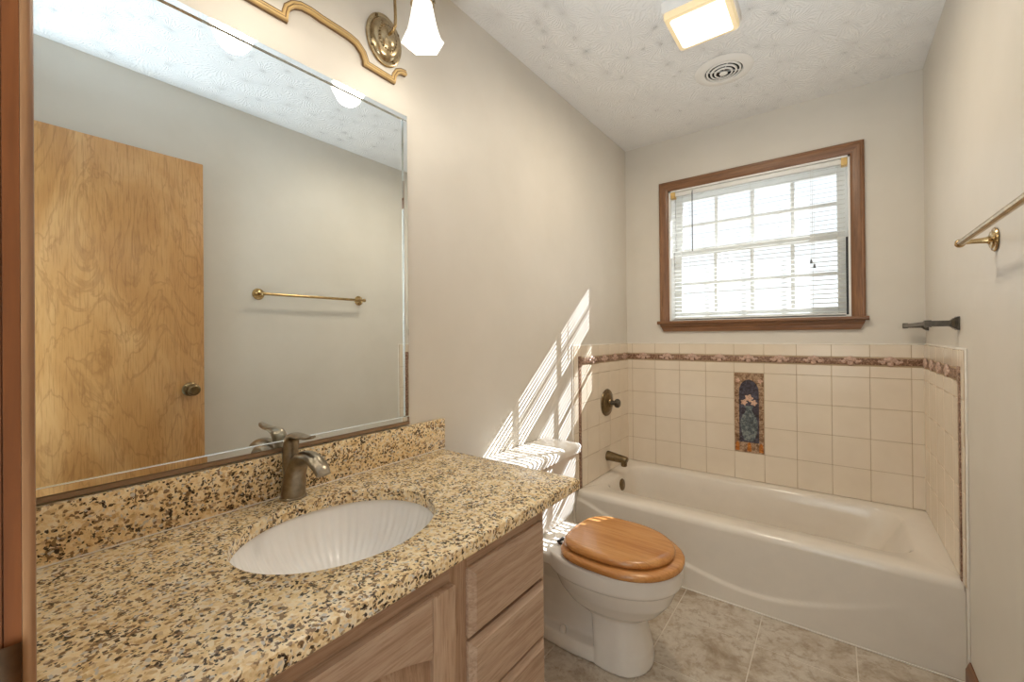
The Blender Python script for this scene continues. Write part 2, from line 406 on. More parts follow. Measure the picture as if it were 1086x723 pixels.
def side(wall, x, sgn, yb, ye):
    """tiles on a side wall; vertical border between yb and yb+0.034, then an edge row to ye"""
    f = lambda b, u0, u1, z0, z1: box(b, *sorted((x, x+sgn*T)), u0, u1, z0, z1, 0.0012, 1)
    b = B(); box(b, *sorted((x, x+sgn*(T-.0015))), ye+.001, -T, 0.3375, ZT1-.001)
    if ye < -0.742: pass
    struct('tile_backing', b, M['grout'], wall)
    ys = YL[:-1] + [yb+0.017]
    b = B(); tiles(b, ys, ZL, f); tiles(b, YL[:-1]+[yb+.017], [ZT0, ZT1], f)
    tiles(b, [yb-.017, ye], [0.3375, 0.498, 0.656, 0.8145, 0.972, ZT1], f)
    f(b, yb-.017, yb+.017, ZT0+G, ZT1-G)
    struct('wall_tiles', b, M['tile'], wall)
    # relief border: along the top, then down the edge
    b = B()
    box(b, *sorted((x, x+sgn*0.013)), yb+.013, -0.010, ZL[-1]+.008, ZT0-.006, .003)
    box(b, *sorted((x, x+sgn*0.013)), yb-.017, yb+.017, ZL[-1]-.012, ZT0+.008, .003)
    box(b, *sorted((x, x+sgn*0.012)), yb-.013, yb+.013, 0.338, ZL[-1]-.012, .003)
    bd = struct('tile_border', b, M['border'], wall); b = B(); y = -0.075
    while y > yb+.05:
        lump(b, (x+sgn*0.013, y, (ZL[-1]+ZT0)/2+.001), 'x'); y -= 0.158
    struct('border_relief', b, M['relief'], bd)
M['relief'] = plain('relief_pink', srgb(196, 166, 150), 0.35, var=0.3, scale=120)
def lump(b, c, ax):
    """little shell-and-scroll relief on the border"""
    for du, dz, r in ((0, .012, .016), (-.015, .010, .012), (.015, .010, .012), (-.028, -.002, .010), (.028, -.002, .010), (0, -.010, .013), (-.042, .002, .007), (.042, .002, .007)):
        t = bmesh.new(); bmesh.ops.create_icosphere(t, subdivisions=2, radius=r)
        p = Vector((du, 0, dz)) if ax == 'y' else Vector((0, du, dz))
        s = (1, .45, 1, 1) if ax == 'y' else (.45, 1, 1, 1)
        join(b, t, Matrix.Translation(Vector(c)+p) @ Matrix.Diagonal(s))
side(wall_left, 0.0, 1, -0.703, -0.770)
side(wall_right, W, -1, -0.722, -0.780)
b = B(); box(b, 0.012, W-0.012, -0.0125, -0.001, ZL[-1]+.008, ZT0-.006, .003)
bd = struct('tile_border', b, M['border'], wall_far); b = B()
for i in range(1, 10): lump(b, ((XL[i]+XL[i+1])/2, -0.013, (ZL[-1]+ZT0)/2+.001), 'y')
struct('border_relief', b, M['relief'], bd)
b = B()
box(b, 0.0, W, -0.006, -0.0, ZT1-.001, ZT1+.006, .002); box(b, 0, .006, -0.775, 0, ZT1-.001, ZT1+.006, .002); box(b, W-.006, W, -0.786, 0, ZT1-.001, ZT1+.006, .002)
box(b, W-.006, W, -0.790, -0.779, 0.0, ZT1+.006, .002); box(b, 0, .006, -0.779, -0.769, 0.0, ZT1+.006, .002)
struct('trim_1', b, M['caulk'])

# decorative picture tile panel
x0, x1, z0, z1 = 0.6810, 0.8340, 0.5005, 0.9695
mu = thing('picture_tile_panel', 'tall narrow picture panel with bronze border, set in cream tiles over the tub', 'tile panel', ((x0+x1)/2, 0, z0))
b = B()
for k in range(3): box(b, x0, x1, -0.0095, -0.001, z0+(z1-z0)*k/3+.0004, z0+(z1-z0)*(k+1)/3-.0004, .0008, 1)
obj('border_tile', b, M_ := make_mural('frame'), mu)
def xz(bm, outline, y0, y1): prism(bm, outline, lambda u, v, d: Vector((u, d, v)), y0, y1)
cx = (x0+x1)/2
arch = [(cx-.052, z0+.06), (cx+.052, z0+.06), (cx+.052, z1-.11)] + [(cx+.052*math.cos(a), z1-.11+.072*math.sin(a)) for a in [PI*i/14 for i in range(1, 14)]] + [(cx-.052, z1-.11)]
b = B(); xz(b, arch, -0.0094, -0.0102); obj('arch_field', b, make_mural('field'), mu)
hv = [(.018, .070), (.030, .085), (.042, .130), (.045, .175), (.036, .215), (.020, .240), (.016, .258), (.026, .275)]
blob = [(cx-u, z0+v) for u, v in hv[::-1]] + [(cx+u, z0+v) for u, v in hv]
b = B(); xz(b, [(p.x, p.y) for p in catmull([(u, v, 0) for u, v in blob], 4)], -0.0100, -0.0106); obj('vase_motif', b, make_mural('drape'), mu)
petal = make_mural('petal'); amber = make_mural('amber')
for ux, uz, r in ((cx, z0+.322, .020), (cx-.026, z0+.296, .016), (cx+.026, z0+.296, .016), (x0+.018, z1-.045, .012), (x1-.018, z1-.045, .012)):
    b = B(); xz(b, [(ux + r*(1+.22*math.cos(5*a))*math.cos(a), uz + r*(1+.22*math.cos(5*a))*math.sin(a)) for a in [2*PI*i/30 for i in range(30)]], -0.0100, -0.0109)
    obj('flower_motif', b, petal, mu)
for ux in (cx-.062, cx+.062, cx):
    b = B(); xz(b, [(ux-.011, z0+.008), (ux+.011, z0+.008), (ux+.009, z0+.05), (ux, z0+.062), (ux-.009, z0+.05)], -0.0094, -0.0106)
    obj('amber_motif', b, amber, mu)

# ------------------------------------------------------------------ window
win = struct_root('window_1', ((WX0+WX1)/2, 0, WZ0))
CO = (0.238, 1.299, 2.203)   # casing outer left, right, top
def casing_run(b, p, q, inward, wd=0.058):
    """moulded casing strip with mitred ends; p->q outer edge in (x,z), inward = direction of the opening"""
    prof = [(0, 0), (0, .012), (.010, .019), (.020, .019), (.026, .014), (.046, .011), (.054, .008), (wd, .004), (wd, 0)]
    P, Q, N = Vector(p), Vector(q), Vector(inward); D = (Q-P).normalized()
    r0 = []; r1 = []
    for d, h in prof:
        a = P + N*d + (D*d if p[2] else Vector((0, 0, 0))) if False else P + N*d
        r0.append((a, d, h))
    return prof
def frame_ring(b, xo0, xo1, zb, zt, wd, prof):
    """three sided mitred casing (left, head, right) swept along the opening"""
    rows = []
    for d, h in prof:
        rows.append([Vector((xo0+d, -h, zb)), Vector((xo0+d, -h, zt-d)), Vector((xo1-d, -h, zt-d)), Vector((xo1-d, -h, zb))])
    segs = ([], [], [])
    for k in range(3):
        t = bmesh.new(); A = [t.verts.new(r[k]) for r in rows]; C = [t.verts.new(r[k+1]) for r in rows]
        n = len(rows)
        for i in range(n-1): t.faces.new((A[i], A[i+1], C[i+1], C[i]))
        t.faces.new((A[0], C[0], C[-1], A[-1])); t.faces.new(A); t.faces.new(C[::-1])
        yield k, t
cprof = [(0, 0.0), (0, .014), (.006, .019), (.014, .019), (.018, .016), (.040, .013), (.050, .010), (.057, .006), (.059, .0)]
for k, t in frame_ring(None, CO[0], CO[1], WZ0, CO[2], .059, cprof):
    obj('casing', t, M['casing_x'] if k == 1 else M['casing_z'], win, angle=25)
b = B()
pr = [(-.036, WZ0-.020), (-.040, WZ0-.014), (-.040, WZ0-.006), (-.036, WZ0), (.012, WZ0), (.012, WZ0-.020)]
t = bmesh.new(); A = [t.verts.new((0.226, y, z)) for y, z in pr]; C = [t.verts.new((1.311, y, z)) for y, z in pr]
n = len(pr)
for i in range(n): t.faces.new((A[i], A[(i+1) % n], C[(i+1) % n], C[i]))
t.faces.new(A[::-1]); t.faces.new(C); join(b, t); obj('stool', b, M['casing_x'], win, angle=25)
b = B(); zz = WZ0-.020
pr = [(0.0, 0.0, zz), (-.026, 0.0, zz), (-.024, .004, zz-.014), (-.018, .008, zz-.022), (-.018, .012, zz-.030), (-.014, .020, zz-.048), (0.0, .020, zz-.048)]
t = bmesh.new(); A = [t.verts.new((0.240+i_, y, z)) for y, i_, z in pr]; C = [t.verts.new((1.297-i_, y, z)) for y, i_, z in pr]
n = len(pr)
for i in range(n): t.faces.new((A[i], A[(i+1) % n], C[(i+1) % n], C[i]))
t.faces.new(A[::-1]); t.faces.new(C); join(b, t); obj('apron', b, M['casing_x'], win, angle=25)
b = B(); jt = 0.012
box(b, WX0, WX0+jt, 0.0, TH, WZ0, WZ1); box(b, WX1-jt, WX1, 0.0, TH, WZ0, WZ1); box(b, WX0, WX1, 0.0, TH, WZ1-jt, WZ1); box(b, WX0, WX1, 0.012, TH+.02, WZ0-.01, WZ0+.012)
obj('jamb_liner', b, M['white'], win)
b = B(); box(b, WX1-jt-.010, WX1-jt, .044, .056, WZ0+.013, 1.72); obj('shadow_gap_strip', b, M['black'], win)  # dark strip standing in for the shadow gap at the blind's right edge
ZM = 1.742
def sash(y, zb, zt, name):
    x0, x1 = WX0+jt+.001, WX1-jt-.001; st = .046; rl = .046; d = .028
    b = B()
    box(b, x0, x0+st, y, y+d, zb, zt, .003, 1); box(b, x1-st, x1, y, y+d, zb, zt, .003, 1)
    box(b, x0+st, x1-st, y, y+d, zb, zb+rl, .003, 1); box(b, x0+st, x1-st, y, y+d, zt-rl, zt, .003, 1)
    s = obj(name, b, M['white'], win)
    b = B()
    for k in (1, 2, 3):
        xm = x0+st + (x1-x0-2*st)*k/4; box(b, xm-.010, xm+.010, y+.006, y+.022, zb+rl, zt-rl, .002, 1)
    zm = (zb+zt)/2; box(b, x0+st, x1-st, y+.007, y+.021, zm-.010, zm+.010, .002, 1)
    obj('muntins', b, M['white'], s)
    b = B(); box(b, x0+st-.004, x1-st+.004, y+.013, y+.015, zb+rl-.004, zt-rl+.004); obj('pane', b, M['glass'], s)
sash(0.078, WZ0+.013, ZM+.022, 'lower_sash'); sash(0.110, ZM-.024, WZ1-jt-.001, 'upper_sash')

# ------------------------------------------------------------------ window blind
bl = thing('window_blind', 'white horizontal mini blind with open slats hanging inside the wood framed window', 'blind', (0.77, .022, 2.132))
bx0, bx1, by = 0.318, 1.222, 0.024
b = B(); box(b, bx0, bx1, by-.013, by+.013, 2.106, 2.132, .002); obj('headrail', b, M['white'], bl)
b = B(); tilt = math.radians(16); nsl = 32; ztop = 2.094; zbot = 1.318
for i in range(nsl):
    z = ztop - (ztop-zbot)*i/(nsl-1); rows = []
    for k in range(5):
        u = (k/4-.5)*.0275; crown = .0016*(1-(2*k/4-1)**2)
        rows.append((by + u*math.cos(tilt) - crown*math.sin(tilt), z + u*math.sin(tilt) + crown*math.cos(tilt)))
    th = .0004
    vt = [[b.verts.new((x, y, zz+th)) for y, zz in rows] for x in (bx0+.004, bx1-.004)]
    for k in range(4): b.faces.new((vt[0][k], vt[0][k+1], vt[1][k+1], vt[1][k]))
obj('slats', b, M['slat'], bl, angle=180)
b = B(); box(b, bx0+.002, bx1-.002, by-.012, by+.012, 1.293, 1.309, .003); obj('bottom_rail', b, M['white'], bl)
for x in (0.425, 0.77, 1.075):
    for dy in (-.0125, .0125): b = B(); box(b, x-.0006, x+.0006, by+dy-.0006, by+dy+.0006, 1.30, 2.108); obj('ladder_cord', b, M['cord'], bl)
b = B(); sweep(b, [(0.445, by-.022, 2.112), (0.444, by-.022, 1.735)], .0032, Vector((1, 0, 0)), 8); sweep(b, [(0.445, by-.010, 2.12), (0.445, by-.018, 2.124), (0.445, by-.022, 2.112)], .002, Vector((1, 0, 0)), 8)
obj('tilt_wand', b, M['wand'], bl)
for x, z in ((1.068, 1.588), (1.083, 1.562)):
    b = B(); sweep(b, [(x, by-.016, 2.118), (x, by-.018, z+.02)], .0008, Vector((1, 0, 0)), 6); c = obj('pull_cord', b, M['cord'], bl)
    b = B(); lathe(b, [(.002, .024), (.004, .018), (.0062, .004), (.005, 0)], 12, at((x, by-.018, z))); obj('tassel', b, M['wand'], c)
for x0_, x1_ in ((WX0+jt+.001, 0.337), (1.203, WX1-jt-.001)):
    b = B(); box(b, x0_, x1_, by-.024, by+.016, 2.094, 2.1335, .002); obj('bracket', b, M['yellowed'], bl)['label'] = 'yellowed plastic bracket'

# ------------------------------------------------------------------ baseboard, door frame, door
bp = [(0, 0), (.013, 0), (.013, .072), (.010, .080), (.006, .092), (.003, .098), (0, .098)]
b = B(); y0_, y1_ = -2.06, -0.793
t = bmesh.new(); A = [t.verts.new((W-.0005-d, y0_, z+.0005)) for d, z in bp]; C = [t.verts.new((W-.0005-d, y1_, z+.0005)) for d, z in bp]
n = len(bp)
for i in range(n): t.faces.new((A[i], A[(i+1) % n], C[(i+1) % n], C[i]))
t.faces.new(A[::-1]); t.faces.new(C); join(b, t); struct('baseboard_right', b, M['casing_y'], angle=25)
trim = struct_root('trim_2', (0.74, YN, 0))
b = B(); box(b, DX0-.015, DX0, YN-.125, YN-.0036, 0, DZ); box(b, DX0-.015, DX0-.0012, YN-.0036, YN-.0028, 0, DZ); box(b, DX0-.015, DX0, YN-.0028, YN+.0046, 0, DZ); box(b, DX1, DX1+.012, YN-.125, YN-.003, 0, DZ); box(b, DX0-.015, DX1+.012, YN-.125, YN-.003, DZ, DZ+.015)
obj('door_jamb', b, M['jamb'], trim)
cp = [(-.060, 0), (-.060, .008), (-.050, .0085), (-.020, .0105), (-.008, .0115), (.011, .0112), (.0135, .0102), (.0145, .0075), (.0147, .0048), (0, .0048), (0, 0)]
b = B(); t = bmesh.new()
A = [t.verts.new((DX0-.0145+d, YN+h, 0)) for d, h in cp]; C = [t.verts.new((DX0-.0145+d, YN+h, DZ+.012)) for d, h in cp]; n = len(cp)
for i in range(n): t.faces.new((A[i], A[(i+1) % n], C[(i+1) % n], C[i]))
t.faces.new(A[::-1]); t.faces.new(C); join(b, t); obj('door_casing', b, M['jamb_lip'], trim, angle=60)
b = B()
box(b, DX0-.0009, DX0+.0013, YN-.060, YN+.0042, 0.925, 1.003, .0006, 1)
pts = [(DX0+.0010, YN-.012), (DX0+.0030, YN-.006), (DX0+.0044, YN+.0005), (DX0+.0030, YN+.0042), (DX0+.0012, YN+.0044)]
t = bmesh.new(); A = [[t.verts.new((x, y, z)) for x, y in pts] for z in (0.93, 1.0, 1.012)]
for r in A[2:]:
    for v in r: v.co.x = DX0+.0008+(v.co.x-DX0-.0008)*.35
for p, q in zip(A, A[1:]):
    for i in range(len(pts)-1): t.faces.new((p[i], p[i+1], q[i+1], q[i]))
join(b, t)
obj('strike_plate', b, metal('dark_bronze', srgb(84, 66, 50), 0.35), trim)
door = struct_root('door_1', (1.462, -2.79, 0))
b = B(); box(b, 1.444, 1.479, -2.792, -2.048, 0.012, 2.098, .002); dslab = obj('slab', b, M['door'], door)
b = B()
lathe(b, [(.001, 0), (.034, 0), (.034, .004), (.028, .009), (.013, .012), (.011, .028), (.016, .034), (.026, .042), (.0285, .054), (.026, .064), (.018, .069), (.0175, .067), (.001, .066)], 28, at((1.4438, -2.108, 0.950), '-x'))
obj('knob', b, M['darkbrass'], door)
b = B(); lathe(b, [(.001, 0), (.034, 0), (.034, .004), (.013, .010), (.011, .018), (.018, .024), (.022, .030), (.001, .033)], 24, at((1.4792, -2.108, 0.950), 'x')); obj('knob', b, M['darkbrass'], door)
b = B(); box(b, 1.450, 1.473, -2.0485, -2.0472, 0.92, 0.98, .0005, 1); obj('latch_plate', b, M['brass'], door)
for z in (0.25, 1.05, 1.86):
    b = B(); lathe(b, [(.006, 0), (.006, .09)], 12, at((1.486, -2.794, z))); obj('hinge', b, M['brass'], door)

# ------------------------------------------------------------------ vanity
CZ = 0.797; CT = 0.030; CX = 0.580; CY1 = -1.757; CY0 = -2.797
van = thing('vanity_cabinet', 'pickled oak vanity cabinet with drawers and an arched panel door under the granite', 'cabinet', (0.28, -2.35, 0))
kx, ky0, ky1, kt = 0.548, -2.796, -1.900, CZ-CT-.001
b = B()
box(b, 0.002, kx-.020, ky1-.018, ky1, 0.095, kt); box(b, 0.002, kx-.020, ky0, ky0+.018, 0.095, kt); box(b, 0.002, kx-.02, ky0+.018, ky1-.018, 0.095, 0.113); box(b, 0.002, 0.010, ky0+.018, ky1-.018, 0.113, kt)
obj('carcass', b, M['oak_z'], van)
b = B()
for a0, a1 in ((ky0, ky0+.03), (ky1-.032, ky1), (-2.236, -2.186)): b = B(); box(b, kx-.0205, kx+.0004, a0, a1, 0.0955, kt-.0005, .0006, 1); ff = obj('frame_stile', b, M['oak_z'], van)
for z0_, z1_, y0_ in ((kt-.062, kt, ky0), (0.095, 0.150, ky0), (.560, .600, -2.19), (.412, .452, -2.19), (.266, .306, -2.19)):
    b = B(); box(b, kx-.020, kx, y0_, ky1, z0_, z1_, .0006, 1); obj('frame_rail', b, M['oak_y'], ff)
b = B(); box(b, 0.05, 0.485, ky0, ky1-.002, 0.0005, 0.095); obj('toe_kick', b, M['oak_y'], van)
def drawer(z0, z1):
    y0, y1 = -2.190, -1.916; x0 = kx+.001; d = .019; m_ = .013
    b = B(); t = bmesh.new()
    r = [[(x0, y0, z0), (x0, y1, z0), (x0, y1, z1), (x0, y0, z1)],
         [(x0+.007, y0, z0), (x0+.007, y1, z0), (x0+.007, y1, z1), (x0+.007, y0, z1)],
         [(x0+d, y0+m_, z0+m_), (x0+d, y1-m_, z0+m_), (x0+d, y1-m_, z1-m_), (x0+d, y0+m_, z1-m_)]]
    loft(t, [[Vector(p) for p in q] for q in r]); join(b, t)
    obj('drawer', b, M['oak_y'], van, angle=15)
for z0_, z1_ in ((.584, .728), (.436, .577), (.290, .429), (.160, .283)): drawer(z0_, z1_)
# door: stiles, arched top rail, bottom rail, raised panel
dy0, dy1, dz0, dz1 = -2.768, -2.236, 0.150, 0.722; dxa, dxb = kx+.001, kx+.020; sw = .058
yc = (dy0+dy1)/2; hw = (dy1-dy0)/2-sw
def archz(y, base): u = (y-yc)/hw; return base + .052*max(0.0, (1-u*u))
NA = 24
ys_ = [yc-hw + 2*hw*i/NA for i in range(NA+1)]
def ring(x, g):
    yy = [yc-hw+g + 2*(hw-g)*i/NA for i in range(NA+1)]
    return [Vector((x, y, dz0+.058+g)) for y in yy] + [Vector((x, yc-hw+g + 2*(hw-g)*i/NA, archz(yc-hw+2*hw*i/NA, dz1-.112) - g)) for i in range(NA, -1, -1)]
b = B(); loft(b, [ring(dxa+.002, -.004), ring(dxa+.007, -.004), ring(dxa+.008, .006), ring(dxa+.016, .034)])
dr = obj('door', b, M['oak_z'], van, angle=20)
for a0, a1 in ((dy0, dy0+sw), (dy1-sw, dy1)):
    b = B(); box(b, dxa, dxb, a0, a1, dz0, dz1, .0035, 2); obj('stile', b, M['oak_z'], dr, angle=25)
top = [(y, dz1) for y in ys_[::-1]]; low = [(y, archz(y, dz1-.112)) for y in ys_]
b = B(); prism(b, low+top, lambda u, v, d: Vector((d, u, v)), dxa, dxb-.0006, .002); obj('arched_rail', b, M['oak_y'], dr, angle=25)
b = B(); box(b, dxa, dxb-.0006, yc-hw, yc+hw, dz0, dz0+.06, .002, 1); obj('bottom_rail', b, M['oak_y'], dr, angle=25)

# countertop with an oval cut for the sink
ct = thing('vanity_countertop', 'speckled tan and brown granite vanity countertop with an oval sink opening', 'countertop', (0.29, -2.28, CZ-CT))
SX, SY, SA, SB = 0.288, -2.307, 0.183, 0.2125
def slab_with_hole(b, x0, x1, y0, y1, z0, z1, n=96):
    t = bmesh.new()
    ang = [2*PI*i/n for i in range(n)]
    def outer(a, e):
        c, s = math.cos(a), math.sin(a); kx_ = ((x1-e if c > 0 else x0+e)-SX)/c if abs(c) > 1e-9 else 1e9; ky_ = ((y1-e if s > 0 else y0+e)-SY)/s if abs(s) > 1e-9 else 1e9
        k = min(kx_, ky_); return (SX+c*k, SY+s*k)
    # put rays exactly through the corners
    for cxn, cyn in ((x0, y0), (x1, y0), (x0, y1), (x1, y1)):
        a = math.atan2(cyn-SY, cxn-SX) % (2*PI); i = min(range(n), key=lambda q: abs(ang[q]-a)); ang[i] = a
    E = lambda a, g: (SX+(SA+g)*math.cos(math.atan2(math.sin(a)/SB, math.cos(a)/SA)), SY+(SB+g)*math.sin(math.atan2(math.sin(a)/SB, math.cos(a)/SA)))
    R = [[(*E(a, 0), z0) for a in ang], [(*E(a, 0), z1-.003) for a in ang], [(*E(a, .001), z1-.001) for a in ang], [(*E(a, .003), z1) for a in ang],
         [(*outer(a, .004), z1) for a in ang], [(*outer(a, .001), z1-.0012) for a in ang], [(*outer(a, 0), z1-.004) for a in ang], [(*outer(a, 0), z0+.003) for a in ang], [(*outer(a, .002), z0) for a in ang]]
    R.append(R[0])
    vs = [[t.verts.new(p) for p in r] for r in R[:-1]]; vs.append(vs[0])
    for A, C in zip(vs, vs[1:]):
        for i in range(n): t.faces.new((A[i], A[(i+1) % n], C[(i+1) % n], C[i]))
    join(b, t)
b = B(); slab_with_hole(b, 0.002, CX, CY0, CY1, CZ-CT, CZ); obj('slab', b, M['granite'], ct, angle=30)
bs = thing('backsplash', 'granite backsplash strip standing on the countertop under the mirror', 'backsplash', (.01, -2.27, CZ))
b = B(); box(b, 0.0015, 0.0205, CY0, -1.747, CZ+.0005, 0.9055, .002); obj('stone', b, M['granite'], bs)
b = B(); box(b, 0.0205, 0.0235, CY0, -1.75, CZ+.0003, CZ+.003, .001, 1); obj('caulk_line', b, M['caulk'], bs)

# sink bowl, fluted like a shell
sk = thing('sink', 'white oval undermount sink with fluted sides below the granite countertop', 'sink', (SX, SY, CZ-CT-.15))
b = B(); n = 360; R = []
def sr(f, z, flute): return [Vector((SX+(SA+.006)*f*(1+flute*math.cos(60*2*PI*i/n))*math.cos(2*PI*i/n), SY+(SB+.006)*f*(1+flute*math.cos(60*2*PI*i/n))*math.sin(2*PI*i/n), z)) for i in range(n)]
zt = CZ-CT-.0008
R = [sr(1.09, zt-.012, 0), sr(1.09, zt, 0), sr(1.0, zt, 0), sr(.985, zt-.006, 0), sr(.955, zt-.03, .005), sr(.90, zt-.06, .009), sr(.80, zt-.09, .012), sr(.62, zt-.118, .013), sr(.40, zt-.135, .010), sr(.16, zt-.142, .0), sr(.10, zt-.1435, 0)]
loft(b, R, False, True); obj('basin', b, M['basin'], sk, angle=60)
b = B(); lathe(b, [(.001, 0), (.021, 0), (.021, .002), (.016, .003), (.015, .0015), (.001, .001)], 24, at((SX, SY, zt-.1434))); obj('drain', b, M['nickel'], sk)

# faucet
fy = -2.300
fc = thing('faucet', 'brushed nickel single lever faucet standing behind the oval sink', 'faucet', (0.040, fy, CZ))
b = B(); lathe(b, [(.001, 0), (.0315, 0), (.0315, .003), (.029, .005)], 32, at((.047, fy, CZ+.0003))); obj('base_ring', b, M['nickel'], fc)
b = B()
path = catmull([(.047, fy, CZ+.004), (.050, fy, CZ+.030), (.058, fy, CZ+.062), (.078, fy, CZ+.094), (.112, fy, CZ+.113), (.150, fy, CZ+.113), (.182, fy, CZ+.099), (.196, fy, CZ+.084)], 5)
rad = resample([(.029, .029), (.0275, .0275), (.026, .025), (.024, .021), (.0225, .0155), (.0215, .012), (.020, .0095), (.017, .0075)], 5)
sweep(b, path, [(r[0], r[1]) for r in rad], Vector((0, 1, 0)), 24); obj('spout', b, M['nickel'], fc, angle=60)
b = B()
path = catmull([(.040, fy, CZ+.045), (.036, fy, CZ+.085), (.034, fy, CZ+.120), (.041, fy, CZ+.148), (.066, fy, CZ+.160), (.100, fy, CZ+.160), (.132, fy, CZ+.163), (.150, fy, CZ+.168)], 5)
rad = resample([(.018, .020), (.0195, .020), (.0195, .019), (.019, .014), (.018, .007), (.0165, .005), (.013, .0042), (.006, .003)], 5)
sweep(b, path, [(r[0], r[1]) for r in rad], Vector((0, 1, 0)), 24); obj('handle', b, M['nickel'], fc, angle=60)

# ------------------------------------------------------------------ mirror
my0, my1, mz0, mz1 = -2.794, -1.900, 0.921, 1.951
mir = thing('wall_mirror', 'large frameless wall mirror with mirrored edge strips over the granite backsplash', 'mirror', (0.0, -2.35, mz0))
sw_ = .0165
b = B(); box(b, 0.0008, 0.0050, my0, my1, mz0, mz1); obj('mirror_glass', b, M['mirror'], mir, flat=True)
for a0, a1, c0, c1 in ((my0, my1, mz1-sw_, mz1), (my0, my1, mz0, mz0+sw_), (my1-sw_, my1, mz0+sw_+.0004, mz1-sw_-.0004), (my0, my0+sw_, mz0+sw_+.0004, mz1-sw_-.0004)):
    b = B(); box(b, 0.0052, 0.0105, a0, a1, c0, c1, .0012, 1)
    if c0 == mz0 and a0 == my0 and a1 == my1:
        for v in b.verts:                      # lower strip leans very slightly upwards
            if v.co.x > .008 and v.co.z < mz0+.005: v.co.x += .0006
    obj('edge_strip', b, M['mirror'], mir, flat=True)
b = B(); box(b, 0.0008, 0.0100, my0, my1+.002, mz0-.0115, mz0-.0006, .001, 1); obj('bottom_channel', b, M['channel'], mir)

# ------------------------------------------------------------------ scalloped light board with gilded edge, sconces
yc0 = -2.345
half = [(0.055, 2.043), (0.057, 2.061), (0.061, 2.076), (0.075, 2.092), (0.094, 2.101), (0.120, 2.103), (0.150, 2.100), (0.205, 2.099), (0.235, 2.097), (0.256, 2.092), (0.275, 2.076), (0.283, 2.058), (0.285, 2.044), (0.302, 2.044), (0.396, 2.041), (0.400, 2.062), (0.410, 2.078), (0.424, 2.086), (0.442, 2.088)]
low = [(yc0-u, z) for u, z in half[::-1]] + [(yc0+u, z) for u, z in half]
rt = [(yc0+.454, 2.119), (yc0+.461, 2.164), (yc0+.463, 2.235), (yc0+.461, 2.306), (yc0+.454, 2.351)]
upz = lambda z: 2*2.235-z
up = [(y, upz(z)) for y, z in low[::-1]]
lf = [(2*yc0-y, z) for y, z in rt[::-1]]
outl = low + rt + up + lf
pl = thing('light_backboard', 'cream scalloped wall board with gilded moulded edge above the mirror behind the lamps', 'wall board', (0, yc0, 2.04))
yz = lambda bm, o, x0, x1: prism(bm, o, lambda u, v, d: Vector((d, u, v)), x0, x1)
b = B(); yz(b, [(y, z) for y, z in outl], 0.0008, 0.012); obj('board', b, M['paint'], pl, angle=30)
def edge_strip(name, mat, prof, line):
    """moulding swept along closed outline; prof = (inset, x) pairs"""
    n = len(line); b = B(); rows = []
    ctr = []
    for i in range(n):
        p1 = Vector(line[i]); p0 = Vector(line[i-1]) if i else p1 - (Vector(line[1])-p1); p2 = Vector(line[i+1]) if i < n-1 else p1 + (p1-Vector(line[i-1]))
        d0 = (p1-p0).normalized(); d1 = (p2-p1).normalized()
        n0 = Vector((-d0.y, d0.x)); n1 = Vector((-d1.y, d1.x)); nn = (n0+n1)
        nn = nn/max(nn.length, .3); nn = nn.normalized() * min(1/max(nn.normalized().dot(n1), .5), 1.5)
        ctr.append((p1, nn))
    for ins, x in prof: rows.append([Vector((x, p.x+nn.x*ins, p.y+nn.y*ins)) for p, nn in ctr])
    loft(b, [[r[k] for r in rows] for k in range(n)])
    return obj(name, b, mat, pl, angle=50)
for ln in (low, up):
    edge_strip('gilded_edge', M['gold'], [(-.0015, .0008), (-.0015, .013), (.0005, .0165), (.003, .0172), (.0052, .0158), (.0068, .0128), (.0084, .0145), (.0112, .0152), (.0135, .0138), (.0148, .0121), (.0148, .0008)], ln)
    edge_strip('bronze_outline', M['gilt_dark'], [(-.0024, .0009), (-.0024, .0085), (-.0016, .0085), (-.0016, .0009)], ln)
    edge_strip('bronze_bead', M['gilt_dark'], [(.0149, .0119), (.0149, .0132), (.0162, .0132), (.0168, .0119)], ln)
    edge_strip('bronze_groove', M['gilt_dark'], [(.0056, .0130), (.0060, .0158), (.0074, .0148), (.0080, .0130)], ln)
